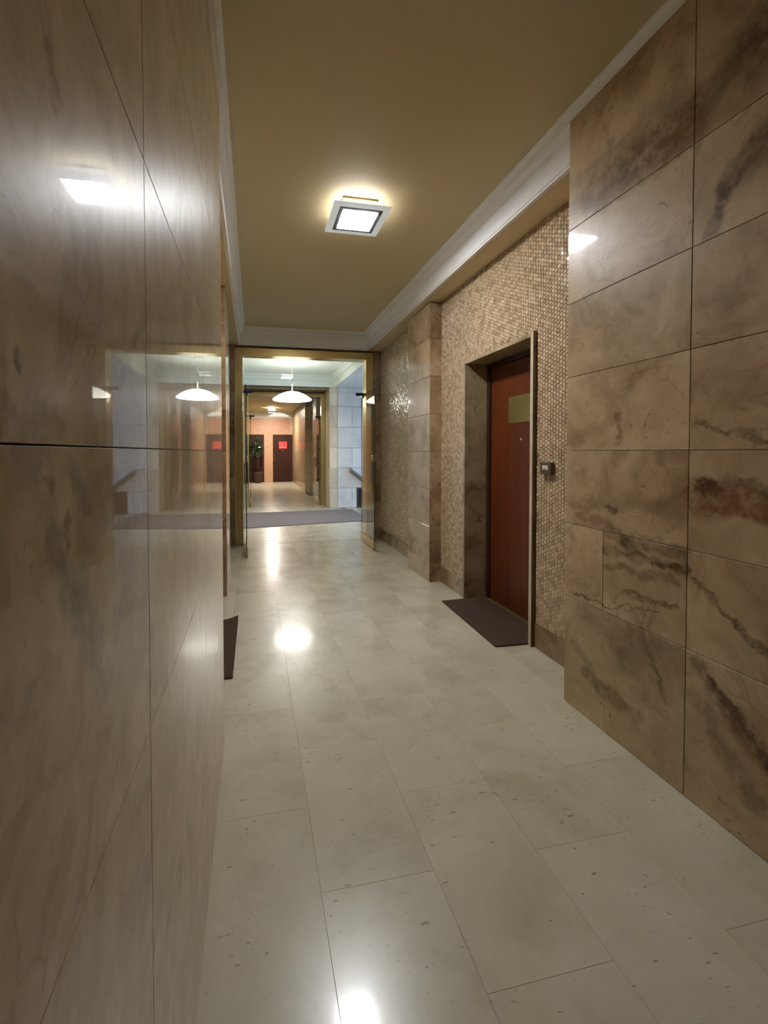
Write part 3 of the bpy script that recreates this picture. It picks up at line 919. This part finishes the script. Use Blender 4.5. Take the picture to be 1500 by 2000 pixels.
# ================================================================== LOOSE THINGS
def mat_mesh(name, x0, x1, y0, y1, mat, h=.011, curl=None, nx=14, ny=24, quad=None):
    V, Fc = [], []
    for layer in (0, 1):
        for j in range(ny + 1):
            for i in range(nx + 1):
                u, v = i / nx, j / ny
                if quad:
                    a = [Vector(q) for q in quad]
                    q = (a[0] * (1 - u) + a[1] * u) * (1 - v) + (a[3] * (1 - u) + a[2] * u) * v
                    x, y = q.x, q.y
                else:
                    x, y = x0 + (x1 - x0) * u, y0 + (y1 - y0) * v
                z = .001 + layer * h
                if curl:
                    cu, cv, rad, hh = curl
                    d = math.hypot((u - cu) * (x1 - x0), (v - cv) * (y1 - y0))
                    k = max(0, 1 - d / rad)
                    z += hh * k * k
                V.append((x, y, z))
    n = (nx + 1) * (ny + 1)
    for j in range(ny):
        for i in range(nx):
            a = j * (nx + 1) + i
            Fc.append((a, a + nx + 1, a + nx + 2, a + 1))
            Fc.append((n + a, n + a + 1, n + a + nx + 2, n + a + nx + 1))
    rim = [i for i in range(nx + 1)] + [j * (nx + 1) + nx for j in range(1, ny + 1)] + [ny * (nx + 1) + i for i in range(nx - 1, -1, -1)] + [j * (nx + 1) for j in range(ny - 1, 0, -1)]
    for a, b in zip(rim, rim[1:] + rim[:1]):
        Fc.append((a, b, n + b, n + a))
    return mesh_obj(name, V, Fc, mat)
o = mat_mesh('doormat', 1.605, 2.033, DY0 + .005, DY1 - .035, 'mat_dark', quad=((1.592, 2.612, 0), (2.032, 2.604, 0), (2.032, 3.53, 0), (1.618, 3.508, 0)))
tag(o, 'dark brown doormat lying in front of the wooden door', 'doormat')
o = mat_mesh('doormat', -.362, -.128, 2.55, 3.44, 'mat_dark', curl=(1, 1, .13, .03), nx=20, ny=44)
tag(o, 'dark brown doormat with curled corner sticking out from the left wall recess', 'doormat')
o = mat_mesh('doormat', 1.62, 1.89, 13.0, 13.9, 'mat_dark')
tag(o, 'tiny dark doormat in the second corridor beyond the far glass leaf', 'doormat')
o = mat_mesh('entrance_mat', 0, 1, 0, 1, 'mat_grey', h=.010, quad=((-.27, 7.55, 0), (2.20, 7.98, 0), (2.215, 9.63, 0), (-.27, 9.42, 0)))
tag(o, 'wide grey entrance mat on the lobby floor between the two portals', 'mat')

db = empty('doorbell', (1.855, 2.44, 1.172), 'brown square doorbell box with pale name label on mosaic wall', 'doorbell')
Geo().bbox(1.826, 1.8545, 2.388, 2.492, 1.174, 1.252, .004).make('bell_box', 'box_brown', db)
Geo().bbox(1.8225, 1.827, 2.41, 2.464, 1.203, 1.232, .0015).make('name_label', 'white_plastic', db)['label'] = 'pale lit label'
Geo().bbox(1.8205, 1.8235, 2.425, 2.45, 1.207, 1.216, .001).make('push_button', 'steel', db)

# stone handrail on the lobby wall, sloping down to the right
g = Geo()
x0, z0, x1, z1 = 2.21, .955, 3.3, .12
sec = [(YL1 - .004, 0), (YL1 - .13, 0), (YL1 - .13, -.05), (YL1 - .10, -.075), (YL1 - .004, -.11)]
V = [(x, y, z + dz) for (x, z) in ((x0, z0), (x1, z1)) for (y, dz) in sec]
k = len(sec)
Fc = [(i, (i + 1) % k, k + (i + 1) % k, k + i) for i in range(k)] + [tuple(range(k))[::-1], tuple(range(k, 2 * k))]
o = mesh_obj('handrail', V, Fc, ['travertine', 'rail_shade'], midx=[0, 1, 1, 1, 0, 1, 1]); o['seed'] = .2
tag(o, 'stone handrail with pale top and shaded grey side sloping along the lobby block wall', 'handrail')

# leafy plant in front of the far left door
pp = empty('potted_plant', (.17, 18.72, 0), 'dark leafy potted plant standing before the far left brown door', 'plant')
Geo().lathe([(.0001, 0), (.13, 0), (.15, .02), (.185, .40), (.20, .44), (.20, .48), (.18, .48), (.17, .44), (.0001, .43)], (.17, 18.72, .0), 28).make('pot', 'pot', pp, smooth=True)
g = Geo()
tips = []
for k in range(14):
    a = k * 2.4; r = .05 + .17 * random.random(); h = 1.30 + .72 * random.random()
    p0 = Vector((.17 + .03 * math.cos(a), 18.72 + .03 * math.sin(a), .42)); p2 = Vector((.17 + r * math.cos(a), 18.72 + r * math.sin(a) * .7, h))
    p1 = Vector((p0.x * .6 + p2.x * .4, p0.y * .6 + p2.y * .4, 1.1 + .25 * random.random()))
    g.tube([p0, p1, p2], [.012, .009, .005], 6)
    tips += [(p1 * (1 - s) + p2 * s) for s in (.1, .3, .5, .65, .8, .9, 1.0)]
g.make('stem', 'stem', pp, smooth=True)
g = Geo()
for p in tips:
    for q in range(3):
        a = random.random() * 6.28; el = random.uniform(-.5, .6); ln = random.uniform(.13, .21); wd = ln * .30
        d = Vector((math.cos(a) * math.cos(el), math.sin(a) * math.cos(el), math.sin(el)))
        s = d.cross(Vector((0, 0, 1))).normalized(); nn = s.cross(d)
        mid = p + d * ln * .5 + nn * .015
        v = [p, mid + s * wd, p + d * ln, mid - s * wd, mid - nn * .006]
        v = [Vector((max(c.x, -.10), min(c.y, 19.04), c.z)) for c in v]
        g.add(v, [(0, 1, 4), (1, 2, 4), (2, 3, 4), (3, 0, 4)], 1 if random.random() < .35 else 0)
g.make('foliage', ['leaf', 'leaf_pale'], pp)['kind'] = 'stuff'
